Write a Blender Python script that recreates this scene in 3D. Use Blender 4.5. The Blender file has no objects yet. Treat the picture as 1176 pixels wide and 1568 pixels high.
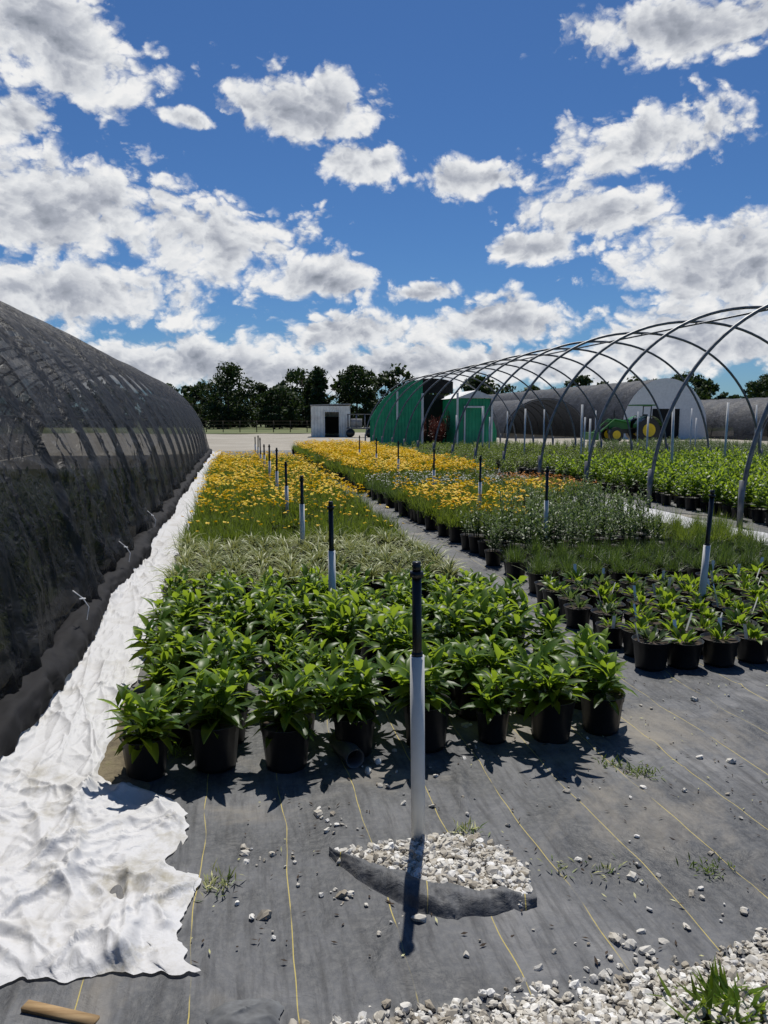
import bpy, math, random
import numpy as np
from mathutils import Vector
random.seed(7); rng=np.random.default_rng(7)
TH=math.radians(11.4)
CT,ST=math.cos(TH),math.sin(TH)
def loc2w(w,s): return (w*CT-s*ST, w*ST+s*CT)
def w2loc(x,y): return (x*CT+y*ST, -x*ST+y*CT)
scene=bpy.context.scene

# ---------------------------------------------------------------- noise
def _h(ix,iy,seed):
    v=np.sin(ix*127.1+iy*311.7+seed*74.7)*43758.5453
    return v-np.floor(v)
def vn(x,y,seed=0):
    x=np.asarray(x,float); y=np.asarray(y,float)
    ix=np.floor(x); iy=np.floor(y); fx=x-ix; fy=y-iy
    fx=fx*fx*(3-2*fx); fy=fy*fy*(3-2*fy)
    a=_h(ix,iy,seed); b=_h(ix+1,iy,seed); c=_h(ix,iy+1,seed); d=_h(ix+1,iy+1,seed)
    return (a*(1-fx)+b*fx)*(1-fy)+(c*(1-fx)+d*fx)*fy
def fbm(x,y,seed=0,o=4):
    r=0;a=.5;t=0
    for i in range(o):
        r=r+a*vn(x,y,seed+i*3.1); t+=a; x=x*2.03+5.2; y=y*2.03+1.7; a*=.5
    return r/t
def ridge(x,y,seed=0,o=3):
    r=0;a=.5;t=0
    for i in range(o):
        r=r+a*(1-np.abs(2*vn(x,y,seed+i*3.1)-1)); t+=a; x=x*2.1+3.2; y=y*2.1+8.7; a*=.5
    return r/t
def creases(X,Y,n,xr,yr,ang,angs,L,wd,h,seed):
    r=np.random.default_rng(seed); Z=0*X
    for i in range(n):
        cx,cy=r.uniform(*xr),r.uniform(*yr); a=ang+r.normal(0,angs); l=r.uniform(*L); w=r.uniform(*wd); hh=r.uniform(*h)*(1 if r.uniform()<.75 else -.6)
        dx,dy=X-cx,Y-cy; u=dx*math.cos(a)+dy*math.sin(a); v=-dx*math.sin(a)+dy*math.cos(a)+r.uniform(-.15,.15)*u*u/l
        tt=np.clip(1-(u/l)**2,0,1); wv=w*np.where(v>0,1.0,r.uniform(.4,1.6))
        Z=Z+hh*tt*np.exp(-np.abs(v)/wv)
    return Z

# ---------------------------------------------------------------- mesh accumulator (all quads)
class Acc:
    def __init__(s): s.V=[];s.F=[];s.M=[];s.A=[];s.n=0
    def add(s,V,F,m=0,var=.5):
        V=np.asarray(V,float).reshape(-1,3); F=np.asarray(F,int).reshape(-1,4)
        s.V.append(V); s.F.append(F+s.n)
        s.M.append(np.full(len(F),m) if np.isscalar(m) else np.asarray(m))
        s.A.append(np.full(len(V),float(var)) if np.isscalar(var) else np.asarray(var,float).ravel())
        s.n+=len(V)
    def arrays(s): return np.vstack(s.V),np.vstack(s.F),np.concatenate(s.M),np.concatenate(s.A)
    def build(s,name,mats,smooth=True,local=True,parent=None):
        V,F,M,A=s.arrays()
        me=bpy.data.meshes.new(name)
        me.vertices.add(len(V)); me.vertices.foreach_set('co',V.ravel())
        me.loops.add(len(F)*4); me.polygons.add(len(F))
        me.loops.foreach_set('vertex_index',F.ravel().astype(np.int32))
        me.polygons.foreach_set('loop_start',(np.arange(len(F))*4).astype(np.int32))
        me.polygons.foreach_set('material_index',M.astype(np.int32))
        me.polygons.foreach_set('use_smooth',np.full(len(F),smooth))
        me.update(calc_edges=True)
        at=me.attributes.new('var','FLOAT','POINT'); at.data.foreach_set('value',A.astype(np.float32))
        for m in mats: me.materials.append(m)
        o=bpy.data.objects.new(name,me); scene.collection.objects.link(o)
        if parent is not None: o.parent=parent
        elif local: o.rotation_euler=(0,0,TH)
        return o
def empty(name,local=True):
    e=bpy.data.objects.new(name,None); scene.collection.objects.link(e)
    if local: e.rotation_euler=(0,0,TH)
    return e
def grid_faces(nu,nv):
    i=np.arange(nu-1)[:,None]; j=np.arange(nv-1)[None,:]
    a=i*nv+j
    return np.stack([a,a+nv,a+nv+1,a+1],-1).reshape(-1,4)
def box(acc,c,d,m=0,var=.5,rz=0):
    x,y,z=[k/2 for k in d]
    V=np.array([[-x,-y,-z],[x,-y,-z],[x,y,-z],[-x,y,-z],[-x,-y,z],[x,-y,z],[x,y,z],[-x,y,z]])
    if rz:
        cc,ss=math.cos(rz),math.sin(rz); V=np.c_[V[:,0]*cc-V[:,1]*ss,V[:,0]*ss+V[:,1]*cc,V[:,2]]
    F=[[0,3,2,1],[4,5,6,7],[0,1,5,4],[1,2,6,5],[2,3,7,6],[3,0,4,7]]
    acc.add(V+np.array(c),F,m,var)
def tube(acc,P,r,seg=8,m=0,var=.5,cap=True):
    P=np.asarray(P,float); n=len(P)
    r=np.full(n,r) if np.isscalar(r) else np.asarray(r,float)
    if cap:
        d0=P[1]-P[0]; d0/=np.linalg.norm(d0); d1=P[-1]-P[-2]; d1/=np.linalg.norm(d1)
        P=np.vstack([P[0]-d0*1e-4,P,P[-1]+d1*1e-4]); r=np.r_[1e-4,r,1e-4]; n+=2
    T=np.gradient(P,axis=0); T/=np.linalg.norm(T,axis=1)[:,None]
    ref=np.array([0,0,1.]) if abs(T[:,2]).mean()<.8 else np.array([1.,0,0])
    if abs(T[:,2]).mean()>=.3 and abs(T[:,1]).max()<.05: ref=np.array([0,1.,0])
    A=np.cross(T,ref); A/=np.linalg.norm(A,axis=1)[:,None]; B=np.cross(T,A)
    t=np.linspace(0,2*math.pi,seg,endpoint=False)
    V=P[:,None]+r[:,None,None]*(np.cos(t)[None,:,None]*A[:,None]+np.sin(t)[None,:,None]*B[:,None])
    i=np.arange(n-1)[:,None]; j=np.arange(seg)[None]; jn=(j+1)%seg
    F=np.stack([i*seg+j,i*seg+jn,(i+1)*seg+jn,(i+1)*seg+j],-1).reshape(-1,4)
    acc.add(V.reshape(-1,3),F,m,var)
def ringprof(acc,prof,seg,ms,c=(0,0,0),var=.5):
    t=np.linspace(0,2*math.pi,seg,endpoint=False)
    V=np.array([[[r*math.cos(a),r*math.sin(a),z] for a in t] for r,z in prof])+np.array(c)
    n=len(prof); F=[];M=[]
    for i in range(n-1):
        for j in range(seg):
            k=(j+1)%seg; F.append([i*seg+j,i*seg+k,(i+1)*seg+k,(i+1)*seg+j]); M.append(ms[i])
    acc.add(V.reshape(-1,3),F,np.array(M),var)

# ---------------------------------------------------------------- materials
def newmat(name):
    m=bpy.data.materials.new(name); m.use_nodes=True
    nt=m.node_tree; nt.nodes.clear()
    out=nt.nodes.new('ShaderNodeOutputMaterial'); return m,nt,out
def N(nt,t,**k):
    n=nt.nodes.new(t)
    for a,b in k.items(): setattr(n,a,b)
    return n
def noise(nt,scale,detail=4,rough=.55,vec=None,dist=0):
    n=N(nt,'ShaderNodeTexNoise'); n.inputs['Scale'].default_value=scale; n.inputs['Detail'].default_value=detail
    n.inputs['Roughness'].default_value=rough; n.inputs['Distortion'].default_value=dist
    if vec is not None: nt.links.new(vec,n.inputs['Vector'])
    return n.outputs['Fac']
def ramp(nt,fac,stops):
    r=N(nt,'ShaderNodeValToRGB'); e=r.color_ramp.elements
    while len(e)<len(stops): e.new(.5)
    for i,(p,c) in enumerate(stops):
        e[i].position=p; e[i].color=(c[0],c[1],c[2],1) if not np.isscalar(c) else (c,c,c,1)
    nt.links.new(fac,r.inputs[0]); return r.outputs[0]
def mix(nt,f,a,b,mode='MIX'):
    n=N(nt,'ShaderNodeMix',data_type='RGBA',blend_type=mode)
    for s,v in ((n.inputs[0],f),(n.inputs[6],a),(n.inputs[7],b)):
        if hasattr(v,'is_output'): nt.links.new(v,s)
        elif np.isscalar(v): s.default_value=v
        else: s.default_value=(v[0],v[1],v[2],1)
    return n.outputs[2]
def mth(nt,op,a,b=None,c=None,clamp=False):
    n=N(nt,'ShaderNodeMath',operation=op,use_clamp=clamp)
    for i,v in enumerate((a,b,c)):
        if v is None: continue
        if hasattr(v,'is_output'): nt.links.new(v,n.inputs[i])
        else: n.inputs[i].default_value=v
    return n.outputs[0]
def attr(nt,name='var'): return N(nt,'ShaderNodeAttribute',attribute_name=name).outputs['Fac']
def objco(nt): return N(nt,'ShaderNodeTexCoord').outputs['Object']
def bump(nt,h,strength=.4,dist=.01):
    b=N(nt,'ShaderNodeBump'); b.inputs['Strength'].default_value=strength; b.inputs['Distance'].default_value=dist
    nt.links.new(h,b.inputs['Height']); return b.outputs[0]
def princ(nt,out,col,rough=.6,nrm=None,metal=0,spec=None,link=True):
    p=N(nt,'ShaderNodeBsdfPrincipled')
    if hasattr(col,'is_output'): nt.links.new(col,p.inputs['Base Color'])
    else: p.inputs['Base Color'].default_value=(*col,1)
    if hasattr(rough,'is_output'): nt.links.new(rough,p.inputs['Roughness'])
    else: p.inputs['Roughness'].default_value=rough
    p.inputs['Metallic'].default_value=metal
    if spec is not None: p.inputs['Specular IOR Level'].default_value=spec
    if nrm is not None: nt.links.new(nrm,p.inputs['Normal'])
    if link: nt.links.new(p.outputs[0],out.inputs[0])
    return p
def simple(name,col,rough=.6,metal=0,var=.25,scale=6,spec=None):
    m,nt,out=newmat(name); co=objco(nt); n=noise(nt,scale,3,.6,co)
    c=ramp(nt,n,[(.3,[k*(1-var) for k in col]),(.7,[min(1,k*(1+var)) for k in col])])
    princ(nt,out,c,rough,None,metal,spec); return m
def leafmat(name,stops,trans=.35,tcol=(.22,.34,.03),rough=.45):
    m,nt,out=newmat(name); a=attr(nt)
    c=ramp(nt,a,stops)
    p=princ(nt,out,c,rough,link=False,spec=.3)
    t=N(nt,'ShaderNodeBsdfTranslucent')
    nt.links.new(mix(nt,.75,c,tcol),t.inputs[0])
    mx=N(nt,'ShaderNodeMixShader'); mx.inputs[0].default_value=trans
    nt.links.new(p.outputs[0],mx.inputs[1]); nt.links.new(t.outputs[0],mx.inputs[2]); nt.links.new(mx.outputs[0],out.inputs[0])
    return m
M_pot=simple('pot_black_plastic',(.008,.008,.009),.42,0,.2)
M_soil=simple('potting_soil',(.04,.027,.018),.95,0,.5,60)
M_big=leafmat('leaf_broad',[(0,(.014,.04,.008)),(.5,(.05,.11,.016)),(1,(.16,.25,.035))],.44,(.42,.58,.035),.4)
M_grass=leafmat('leaf_grass',[(0,(.035,.06,.01)),(.6,(.09,.145,.02)),(1,(.18,.23,.045))],.35,(.28,.38,.03))
M_fine=leafmat('leaf_fine',[(0,(.022,.05,.012)),(.6,(.065,.11,.025)),(1,(.14,.19,.05))],.3,(.18,.28,.04))
M_gray=leafmat('leaf_graygreen',[(0,(.03,.05,.02)),(.6,(.08,.13,.04)),(1,(.17,.22,.085))],.3,(.2,.3,.06))
M_vari=leafmat('leaf_variegated',[(0,(.04,.085,.02)),(.45,(.08,.14,.03)),(.75,(.42,.42,.17)),(1,(.66,.64,.32))],.25,(.4,.42,.12))
M_yel=leafmat('petal_yellow',[(0,(.80,.45,.004)),(.5,(.86,.59,.008)),(1,(.88,.72,.03))],.3,(.85,.62,.01),.6)
M_wht=leafmat('petal_white',[(0,(.55,.56,.5)),(1,(.75,.75,.7))],.25,(.7,.7,.6),.6)
M_org=leafmat('petal_orange',[(0,(.5,.18,.03)),(1,(.65,.32,.06))],.3,(.7,.3,.05),.6)
M_tag=simple('plant_tag',(.82,.82,.82),.4,0,.03)
PM=[M_pot,M_soil,M_big,M_grass,M_fine,M_gray,M_vari,M_yel,M_wht,M_org,M_tag]
POT,SOIL,BIG,GRS,FIN,GRY,VAR,YEL,WHT,ORG,TAG=range(11)

# ---------------------------------------------------------------- leaves
def leaves(acc,base,az,L,W,el0,droop,m,var,n=4,fold=.25,lance=True,flat=False,edgevar=None,roll=.35):
    k=len(az); base=np.asarray(base,float).reshape(-1,3)
    t=np.linspace(0,1,n+1)
    el=el0[:,None]-droop[:,None]*t
    cr=np.c_[np.zeros(k),np.cumsum(np.cos(el[:,:-1]),1)]*(L/n)[:,None]
    cz=np.c_[np.zeros(k),np.cumsum(np.sin(el[:,:-1]),1)]*(L/n)[:,None]
    ca,sa=np.cos(az)[:,None],np.sin(az)[:,None]
    C=np.stack([base[:,0:1]+cr*ca,base[:,1:2]+cr*sa,base[:,2:3]+cz],-1)
    up=np.stack([-np.sin(el)*ca,-np.sin(el)*sa,np.cos(el)],-1)
    side=np.stack([-sa*np.ones_like(el),ca*np.ones_like(el),0*el],-1)
    ro=rng.uniform(-roll,roll,k)[:,None,None]
    side,up=side*np.cos(ro)+up*np.sin(ro), up*np.cos(ro)-side*np.sin(ro)
    wp=(np.sin(math.pi*t**.8)*.94+.06) if lance else (1-.88*t)
    w=(W[:,None]/2*wp[None])[:,:,None]
    var=np.full(k,var) if np.isscalar(var) else var
    if flat:
        V=np.stack([C+side*w,C-side*w],2); c=2
    else:
        V=np.stack([C+side*w+up*w*fold,C,C-side*w+up*w*fold],2); c=3
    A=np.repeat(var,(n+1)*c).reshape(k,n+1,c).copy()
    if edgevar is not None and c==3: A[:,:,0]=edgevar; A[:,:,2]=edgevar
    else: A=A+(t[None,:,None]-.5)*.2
    per=(n+1)*c
    f=[]
    for i in range(n):
        for j in range(c-1): f.append([i*c+j,i*c+j+1,(i+1)*c+j+1,(i+1)*c+j])
    F=(np.array(f)[None]+np.arange(k)[:,None,None]*per).reshape(-1,4)
    acc.add(V.reshape(-1,3),F,m,A.ravel())
def flowers(acc,P,size,m,var):
    P=np.asarray(P).reshape(-1,3); k=len(P)
    for q in range(3):
        a=rng.uniform(0,6.28,k); 
        tx=rng.uniform(-.5,.5,k); ty=rng.uniform(-.7,.2,k)
        d=np.stack([np.cos(a+q*1.05),np.sin(a+q*1.05),tx*np.cos(a+q)+ty*np.sin(a+q)],-1)*size/2
        e=np.stack([-np.sin(a+q*1.05),np.cos(a+q*1.05),ty*np.cos(a+q)-tx*np.sin(a+q)],-1)*size/4.2
        z=np.array([0,0,.002*q])
        V=np.stack([P-d-e*.5+z,P-e*1+z,P+d-e*.5+z,P+d+e*.5+z,P+e*1+z,P-d+e*.5+z],1)
        F=(np.array([[0,1,4,5],[1,2,3,4]])[None]+np.arange(k)[:,None,None]*6).reshape(-1,4)
        acc.add(V.reshape(-1,3),F,m,np.repeat(rng.uniform(0,1,k) if var is None else np.full(k,var),6))
def pot(acc,r=.105,h=.21,seg=16):
    ringprof(acc,[(.001,.003),(r*.8,.002),(r*.82,.02),(r*.96,h*.82),(r*1.0,h*.83),(r*1.03,h),(r*1.06,h),(r*1.06,h*.985),(r*1.0,h*.98),(r*.97,h*.9),(.001,h*.92)],seg,[0,0,0,0,0,0,0,0,0,1])
U=rng.uniform
def P_big():
    a=Acc(); pot(a,.104,.20)
    ns=rng.integers(6,10)
    for st in range(ns):
        aa=U(0,6.28); rr=U(.02,.08) if st else 0; sx,sy=rr*math.cos(aa),rr*math.sin(aa); H=U(.12,.24)*(1-rr*2.6)
        lx,ly=sx*2.1,sy*2.1
        tube(a,[(sx*.5,sy*.5,.18),(sx,sy,.18+H*.5),(lx,ly,.18+H)],[.004,.0035,.002],5,BIG,.3,False)
        n=10; tt=np.linspace(.04,1,n)
        base=np.c_[sx*.5+(lx-sx*.5)*tt,sy*.5+(ly-sy*.5)*tt,.18+H*tt]
        az=np.arange(n)*2.4+U(0,6,)+rng.normal(0,.25,n)
        L=U(.11,.19,n)*(1.12-.4*tt); W=L*U(.26,.38,n)
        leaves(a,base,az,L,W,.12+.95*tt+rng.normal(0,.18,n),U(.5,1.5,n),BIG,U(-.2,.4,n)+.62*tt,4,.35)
    return a.arrays()
def P_vari():
    a=Acc(); pot(a,.1,.19,12); n=46
    az=U(0,6.28,n); L=U(.16,.3,n)
    leaves(a,np.c_[U(-.03,.03,n),U(-.03,.03,n),np.full(n,.17)],az,L,U(.016,.03,n),U(.75,1.5,n),U(.9,2.2,n),VAR,U(0,.25,n),4,.15,False,False,.95)
    return a.arrays()
def P_core(nf=14,n=110,h=.3,w=.009,fm=YEL,fs=.045,gm=GRS):
    a=Acc(); pot(a,.1,.19,8); az=U(0,6.28,n)
    leaves(a,np.c_[rng.normal(0,.055,n),rng.normal(0,.055,n),np.full(n,.16)],az,U(.55,1.1,n)*h,np.full(n,w),U(.8,1.5,n),U(.1,.9,n),gm,U(0,1,n),2,0,False,True)
    r=np.sqrt(U(0,1,nf))*.16; t=U(0,6.28,nf)
    P=np.c_[r*np.cos(t),r*np.sin(t),.17+h*U(.75,1.15,nf)]
    if nf: flowers(a,P,fs,fm,None)
    return a.arrays()
def P_dome(n=170,h=.19,m=FIN,fl=0):
    a=Acc(); pot(a,.105,.17,12); az=U(0,6.28,n)
    leaves(a,np.c_[rng.normal(0,.04,n),rng.normal(0,.04,n),np.full(n,.15)],az,U(.6,1.1,n)*h,np.full(n,.006),U(.35,1.5,n),U(-.3,.5,n),m,U(0,1,n),2,0,False,True)
    return a.arrays()
def P_tall(m=GRY,hmax=.36,ns=10,nl=13,lw=.2,ll=.085,p=True):
    a=Acc()
    if p: pot(a,.105,.19,10)
    for st in range(ns):
        aa=U(0,6.28); rr=U(.01,.05); sx,sy=rr*math.cos(aa),rr*math.sin(aa); H=U(.5,1)*hmax; k=U(1.5,3.2); lx,ly=sx*k,sy*k
        tt=np.linspace(.1,1,nl); base=np.c_[sx+(lx-sx)*tt,sy+(ly-sy)*tt,.18+H*tt]
        tube(a,[(sx,sy,.17),(lx,ly,.18+H)],[.003,.0015],4,m,.4,False)
        L=U(.7,1.15,nl)*ll*(1.1-.4*tt)
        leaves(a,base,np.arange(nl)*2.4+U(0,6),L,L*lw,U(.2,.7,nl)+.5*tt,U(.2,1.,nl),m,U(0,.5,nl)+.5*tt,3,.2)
    return a.arrays()
def P_small(tag=False,n=26):
    a=Acc(); pot(a,.108,.17,16)
    r=U(0,.06,n); t=U(0,6.28,n)
    L=U(.06,.11,n); big=U(0,1)<.6
    leaves(a,np.c_[r*np.cos(t),r*np.sin(t),np.full(n,.16)],t+U(-.8,.8,n),L,L*U(.25,.42),U(.3,1.4,n),U(.2,1.2,n),big and BIG or GRY,U(0,.9,n),3,.3)
    if tag:
        V=np.array([[0,-.012,0],[0,.012,0],[.035,.012,.13],[.035,-.012,.13]]); 
        for aa in (U(3.4,6.0),):
            c,s=math.cos(aa),math.sin(aa)
            V=np.c_[V[:,0]*c-V[:,1]*s,V[:,0]*s+V[:,1]*c,V[:,2]]+np.array([.075*c,.075*s,.14]); a.add(V,[[0,1,2,3]],TAG)
    return a.arrays()
def scatter(name,protos,regs,step,jit=.03,sc=(.88,1.12),mask=None):
    acc=Acc()
    for (w0,w1,s0,s1) in regs:
        nw=max(1,int(round((w1-w0)/step))); ns=max(1,int(round((s1-s0)/step)))
        for i in range(nw):
            for j in range(ns):
                w=w0+(i+.5+.25*(j%2)-.12)*(w1-w0)/nw+U(-jit,jit); s=s0+(j+.5)*(s1-s0)/ns+U(-jit,jit)
                if mask and not mask(w,s): continue
                V,F,M,A=protos[rng.integers(len(protos))]
                a=U(0,6.28); k=U(*sc); c,sn=math.cos(a)*k,math.sin(a)*k
                acc.add(np.c_[V[:,0]*c-V[:,1]*sn+w,V[:,0]*sn+V[:,1]*c+s,V[:,2]*k*U(.93,1.07)+.022],F,M,np.clip(A+U(-.12,.12),0,1))
    return acc.build(name,PM)
near=lambda w,s: all(abs(s-q)>.17 or abs(w-.66)>.14 for q in (2.5,5.1))
# bed 1
scatter('potted_broadleaf_perennials',[P_big() for _ in range(10)],[(-.55,2.0,3.12,5.9)],.31,.05,(.78,1.15),near)
scatter('potted_variegated_liriope',[P_vari() for _ in range(6)],[(-.6,1.95,5.98,8.1)],.24,.03)
scatter('potted_ornamental_grass',[P_core(1,120,.22,.009) for _ in range(6)],[(-.6,1.95,8.15,10.)],.25,.04,(.8,1.15))
scatter('potted_yellow_coreopsis',[P_core(11,fs=.052) for _ in range(4)]+[P_core(3,fs=.05) for _ in range(3)],[(-.6,1.95,10.1,16.5)],.27,.05,(.8,1.15))
scatter('potted_yellow_coreopsis',[P_core(11,70,.3,.013,fs=.052) for _ in range(4)]+[P_core(3,70,.3,.013) for _ in range(2)],[(-.6,1.95,16.5,24.5)],.28,.06)
# bed 2
scatter('potted_seedling_perennials',[P_small(i%5<3) for i in range(15)],[(2.45,6.0,4.0,5.9)],.25,.02,(.92,1.08))
scatter('potted_dianthus_plants',[P_dome() for _ in range(5)],[(2.6,6.0,6.0,7.2)],.27,.04)
scatter('potted_salvia_plants',[P_tall(GRY,.42,lw=.26) for _ in range(5)],[(2.65,4.8,7.3,8.6),(3.9,5.4,8.7,10.6)],.26,.05,(.85,1.2))
scatter('potted_lavender_plants',[P_dome(150,.26,GRS) for _ in range(4)],[(4.9,6.0,7.3,8.6)],.27,.05)
scatter('potted_yellow_coreopsis',[P_core(13,fs=.05) for _ in range(5)]+[P_core(3)]*2,[(2.6,3.85,8.8,12.6),(3.9,5.2,10.8,12.6)],.28,.06,(.85,1.2))
scatter('potted_white_gaura',[P_core(9,110,.26,.008,WHT,.028,FIN) for _ in range(5)],[(2.6,5.4,12.7,15.)],.28,.05)
scatter('potted_orange_flowers',[P_core(9,80,.16,.01,ORG,.035,GRS) for _ in range(4)],[(5.6,7.0,13,16)],.3,.05)
scatter('potted_yellow_coreopsis',[P_core(15,60,.36,.016,fs=.06) for _ in range(5)]+[P_core(4,60,.36,.016)],[(2.5,5.6,15.2,33)],.3,.07)
scatter('potted_green_shrubs',[P_tall(GRS,.3,8,9,.3,.09) for _ in range(4)],[(5.7,7.0,17,33),(7.7,10.4,18.5,33),(11,14.2,21,34)],.36,.05)
scatter('potted_leafy_shrubs',[P_tall(BIG,.42,9,9,.5,.12) for _ in range(5)],[(7.6,10.6,9.3,17.5),(11.2,14.2,12,20)],.33,.06,(.85,1.2))
scatter('potted_grey_shrubs',[P_tall(GRY,.35,8,9,.3,.09) for _ in range(4)],[(15.2,19,14,34),(20,24,18,36)],.42,.06)
wa=Acc()
Vp=[P_tall(GRS,.55,10,10,.3,.12,False) for _ in range(5)]
for i in range(180):
    V,F,M,A=Vp[rng.integers(5)]; w=U(-3.0,-1.45); s=U(1.5,12); k=U(.7,1.7)
    wa.add(V*k+np.array([w,s,-.17*k]),F,M,A)
wa.build('weeds',PM)

# ---------------------------------------------------------------- ground
m,nt,out=newmat('field_grass'); co=objco(nt)
c=ramp(nt,noise(nt,.12,6,.6,co),[(.35,(.055,.085,.022)),(.55,(.11,.13,.035)),(.7,(.19,.17,.08))])
c=mix(nt,.35,c,ramp(nt,noise(nt,4,4,.6,co),[(.3,(.03,.05,.01)),(.7,(.16,.18,.06))])); princ(nt,out,c,.95); M_field=m
a=Acc(); gl=np.array([-1500,-700,-300,-120,-40,0,40,120,300,700,1500.])
X,Y=np.meshgrid(gl,gl,indexing='ij'); a.add(np.stack([X,Y,0*X],-1).reshape(-1,3),grid_faces(11,11)); a.build('ground',[M_field],local=False)
m,nt,out=newmat('yard_gravel'); co=objco(nt)
c=ramp(nt,noise(nt,.35,6,.6,co),[(.3,(.2,.17,.125)),(.6,(.34,.31,.25)),(.75,(.42,.39,.33))])
c=mix(nt,.45,c,ramp(nt,noise(nt,14,4,.7,co),[(.3,(.16,.14,.11)),(.7,(.5,.47,.41))])); princ(nt,out,c,.95,bump(nt,noise(nt,25,3,.6,co),.5,.02)); M_yard=m
a=Acc(); wv=np.linspace(-40,70,60); sv=np.linspace(25,80,30)
W_,S_=np.meshgrid(wv,sv,indexing='ij')
S_=S_+(S_>79)*(fbm(W_*.15,W_*0,3)-.5)*16
a.add(np.stack([W_,S_,0*W_+.004],-1).reshape(-1,3),grid_faces(60,30)); a.build('gravel_yard',[M_yard])

# weed fabric
m,nt,out=newmat('weed_barrier_fabric'); co=objco(nt)
sx=N(nt,'ShaderNodeSeparateXYZ'); nt.links.new(co,sx.inputs[0])
wob=mth(nt,'MULTIPLY',mth(nt,'SUBTRACT',noise(nt,.8,3,.5,co),.5),.16)
fx=mth(nt,'FRACT',mth(nt,'DIVIDE',mth(nt,'ADD',mth(nt,'ADD',sx.outputs[0],wob),10.07),.305))
line=mth(nt,'LESS_THAN',mth(nt,'ABSOLUTE',mth(nt,'SUBTRACT',fx,.5)),.0055)
line=mth(nt,'MULTIPLY',line,ramp(nt,noise(nt,4,3,.6,co),[(.36,.05),(.5,.85)]))
big=noise(nt,1.6,7,.68,co,.4); fine=noise(nt,45,4,.7,co)
c=ramp(nt,big,[(.34,(.030,.033,.038)),(.46,(.060,.064,.071)),(.56,(.11,.114,.122)),(.66,(.2,.2,.202))])
c=mix(nt,ramp(nt,fine,[(.42,0),(.72,.5)]),c,(.18,.178,.17))
mp=N(nt,'ShaderNodeMapping'); mp.inputs['Scale'].default_value=(9,1.2,1); nt.links.new(co,mp.inputs[0])
c=mix(nt,ramp(nt,noise(nt,3,5,.7,mp.outputs[0]),[(.46,0),(.7,.7)]),c,(.018,.019,.022))
dirt=noise(nt,.9,6,.65,co,.6)
c=mix(nt,ramp(nt,dirt,[(.53,0),(.66,.8)]),c,(.24,.215,.175))
c=mix(nt,line,c,(.46,.37,.09))
h=noise(nt,14,5,.65,co,.5)
princ(nt,out,c,ramp(nt,big,[(.3,.5),(.7,.85)]),bump(nt,h,.8,.012),spec=.4); M_fab=m
wl=np.r_[np.arange(-1.6,4.6,.022),np.arange(4.6,16.5,.5),np.arange(17,26,2)]; sl=np.r_[np.arange(1.0,5.6,.022),np.arange(5.6,12,.12),np.arange(12,37,.6)]
W_,S_=np.meshgrid(wl,sl,indexing='ij')
def fabz(w,s):
    z=.014+.016*fbm(w*2.2,s*1.6,11,4)+.012*np.maximum(0,ridge(w*1.3+s*.5,s*.7-w*.3,5,3)-.78)*4
    z=z+.012*np.exp(-((w-.92-.09*np.sin(s*2.1)-(s-2)*.02)/.012)**2)*(s<3.4)
    return z
Z=fabz(W_,S_)+np.maximum(0,creases(W_,S_,130,(-.3,4),(1.3,4.5),1.45,.7,(.1,.5),(.008,.025),(.005,.016),4)); a=Acc(); a.add(np.stack([W_,S_,Z],-1).reshape(-1,3),grid_faces(len(wl),len(sl))); a.build('weed_barrier_fabric',[M_fab])

# ---------------------------------------------------------------- stones
cs={};CV=[];CF=[]
def cid(p):
    if p not in cs: cs[p]=len(CV); CV.append(p)
    return cs[p]
for ax in range(3):
    for sg in (-1,1):
        for i in (-1,0):
            for j in (-1,0):
                q=[]
                for di,dj in ((0,0),(1,0),(1,1),(0,1)):
                    p=[0,0,0]; p[ax]=sg; p[(ax+1)%3]=i+di; p[(ax+2)%3]=j+dj; q.append(cid(tuple(p)))
                CF.append(q if sg>0 else q[::-1])
CV=np.array(CV,float); CV/=np.linalg.norm(CV,axis=1)[:,None]**.75; CF=np.array(CF)
def stones(acc,P,size,m=0,flat=.62):
    k=len(P); n=len(CV)
    S=np.stack([U(.7,1.3,k),U(.55,1.0,k),U(.35,.7,k)],-1)
    V=CV[None]*(1+rng.normal(0,.13,(k,n,1)))*S[:,None]+rng.normal(0,.05,(k,n,3))
    a,b,c=U(0,6.28,k),rng.normal(0,.4,k),rng.normal(0,.4,k)
    def rot(V,ang,i,j):
        ca,sa=np.cos(ang)[:,None],np.sin(ang)[:,None]; x=V[:,:,i]*ca-V[:,:,j]*sa; y=V[:,:,i]*sa+V[:,:,j]*ca; V=V.copy(); V[:,:,i]=x; V[:,:,j]=y; return V
    V=rot(rot(rot(V,b,0,2),c,1,2),a,0,1)*(np.asarray(size)/2)[:,None,None]+np.asarray(P)[:,None]
    acc.add(V.reshape(-1,3),(CF[None]+np.arange(k)[:,None,None]*n).reshape(-1,4),m,np.repeat(U(0,1,k),n))
m,nt,out=newmat('crushed_limestone'); co=objco(nt)
c=ramp(nt,attr(nt),[(0,(.28,.245,.19)),(.35,(.48,.45,.39)),(.8,(.64,.62,.57)),(1,(.76,.75,.72))])
c=mix(nt,ramp(nt,noise(nt,40,4,.65,co),[(.45,0),(.75,.45)]),c,(.22,.19,.14)); princ(nt,out,c,.85); M_st=m
m,nt,out=newmat('gravel_dust'); co=objco(nt)
c=ramp(nt,noise(nt,50,6,.7,co),[(.35,(.09,.08,.06)),(.65,(.33,.31,.27))]); princ(nt,out,c,.95,bump(nt,noise(nt,60,4,.6,co),1,.01)); M_dust=m
def bY(x): return 1.70+.27*np.asarray(x)-.02*np.asarray(x)**2+.07*(fbm(np.asarray(x)*3.5,np.asarray(x)*0+2,9)-.5)*2
a=Acc()
xs=np.linspace(-.5,5,90); vs=np.linspace(0,1,14)
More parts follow.
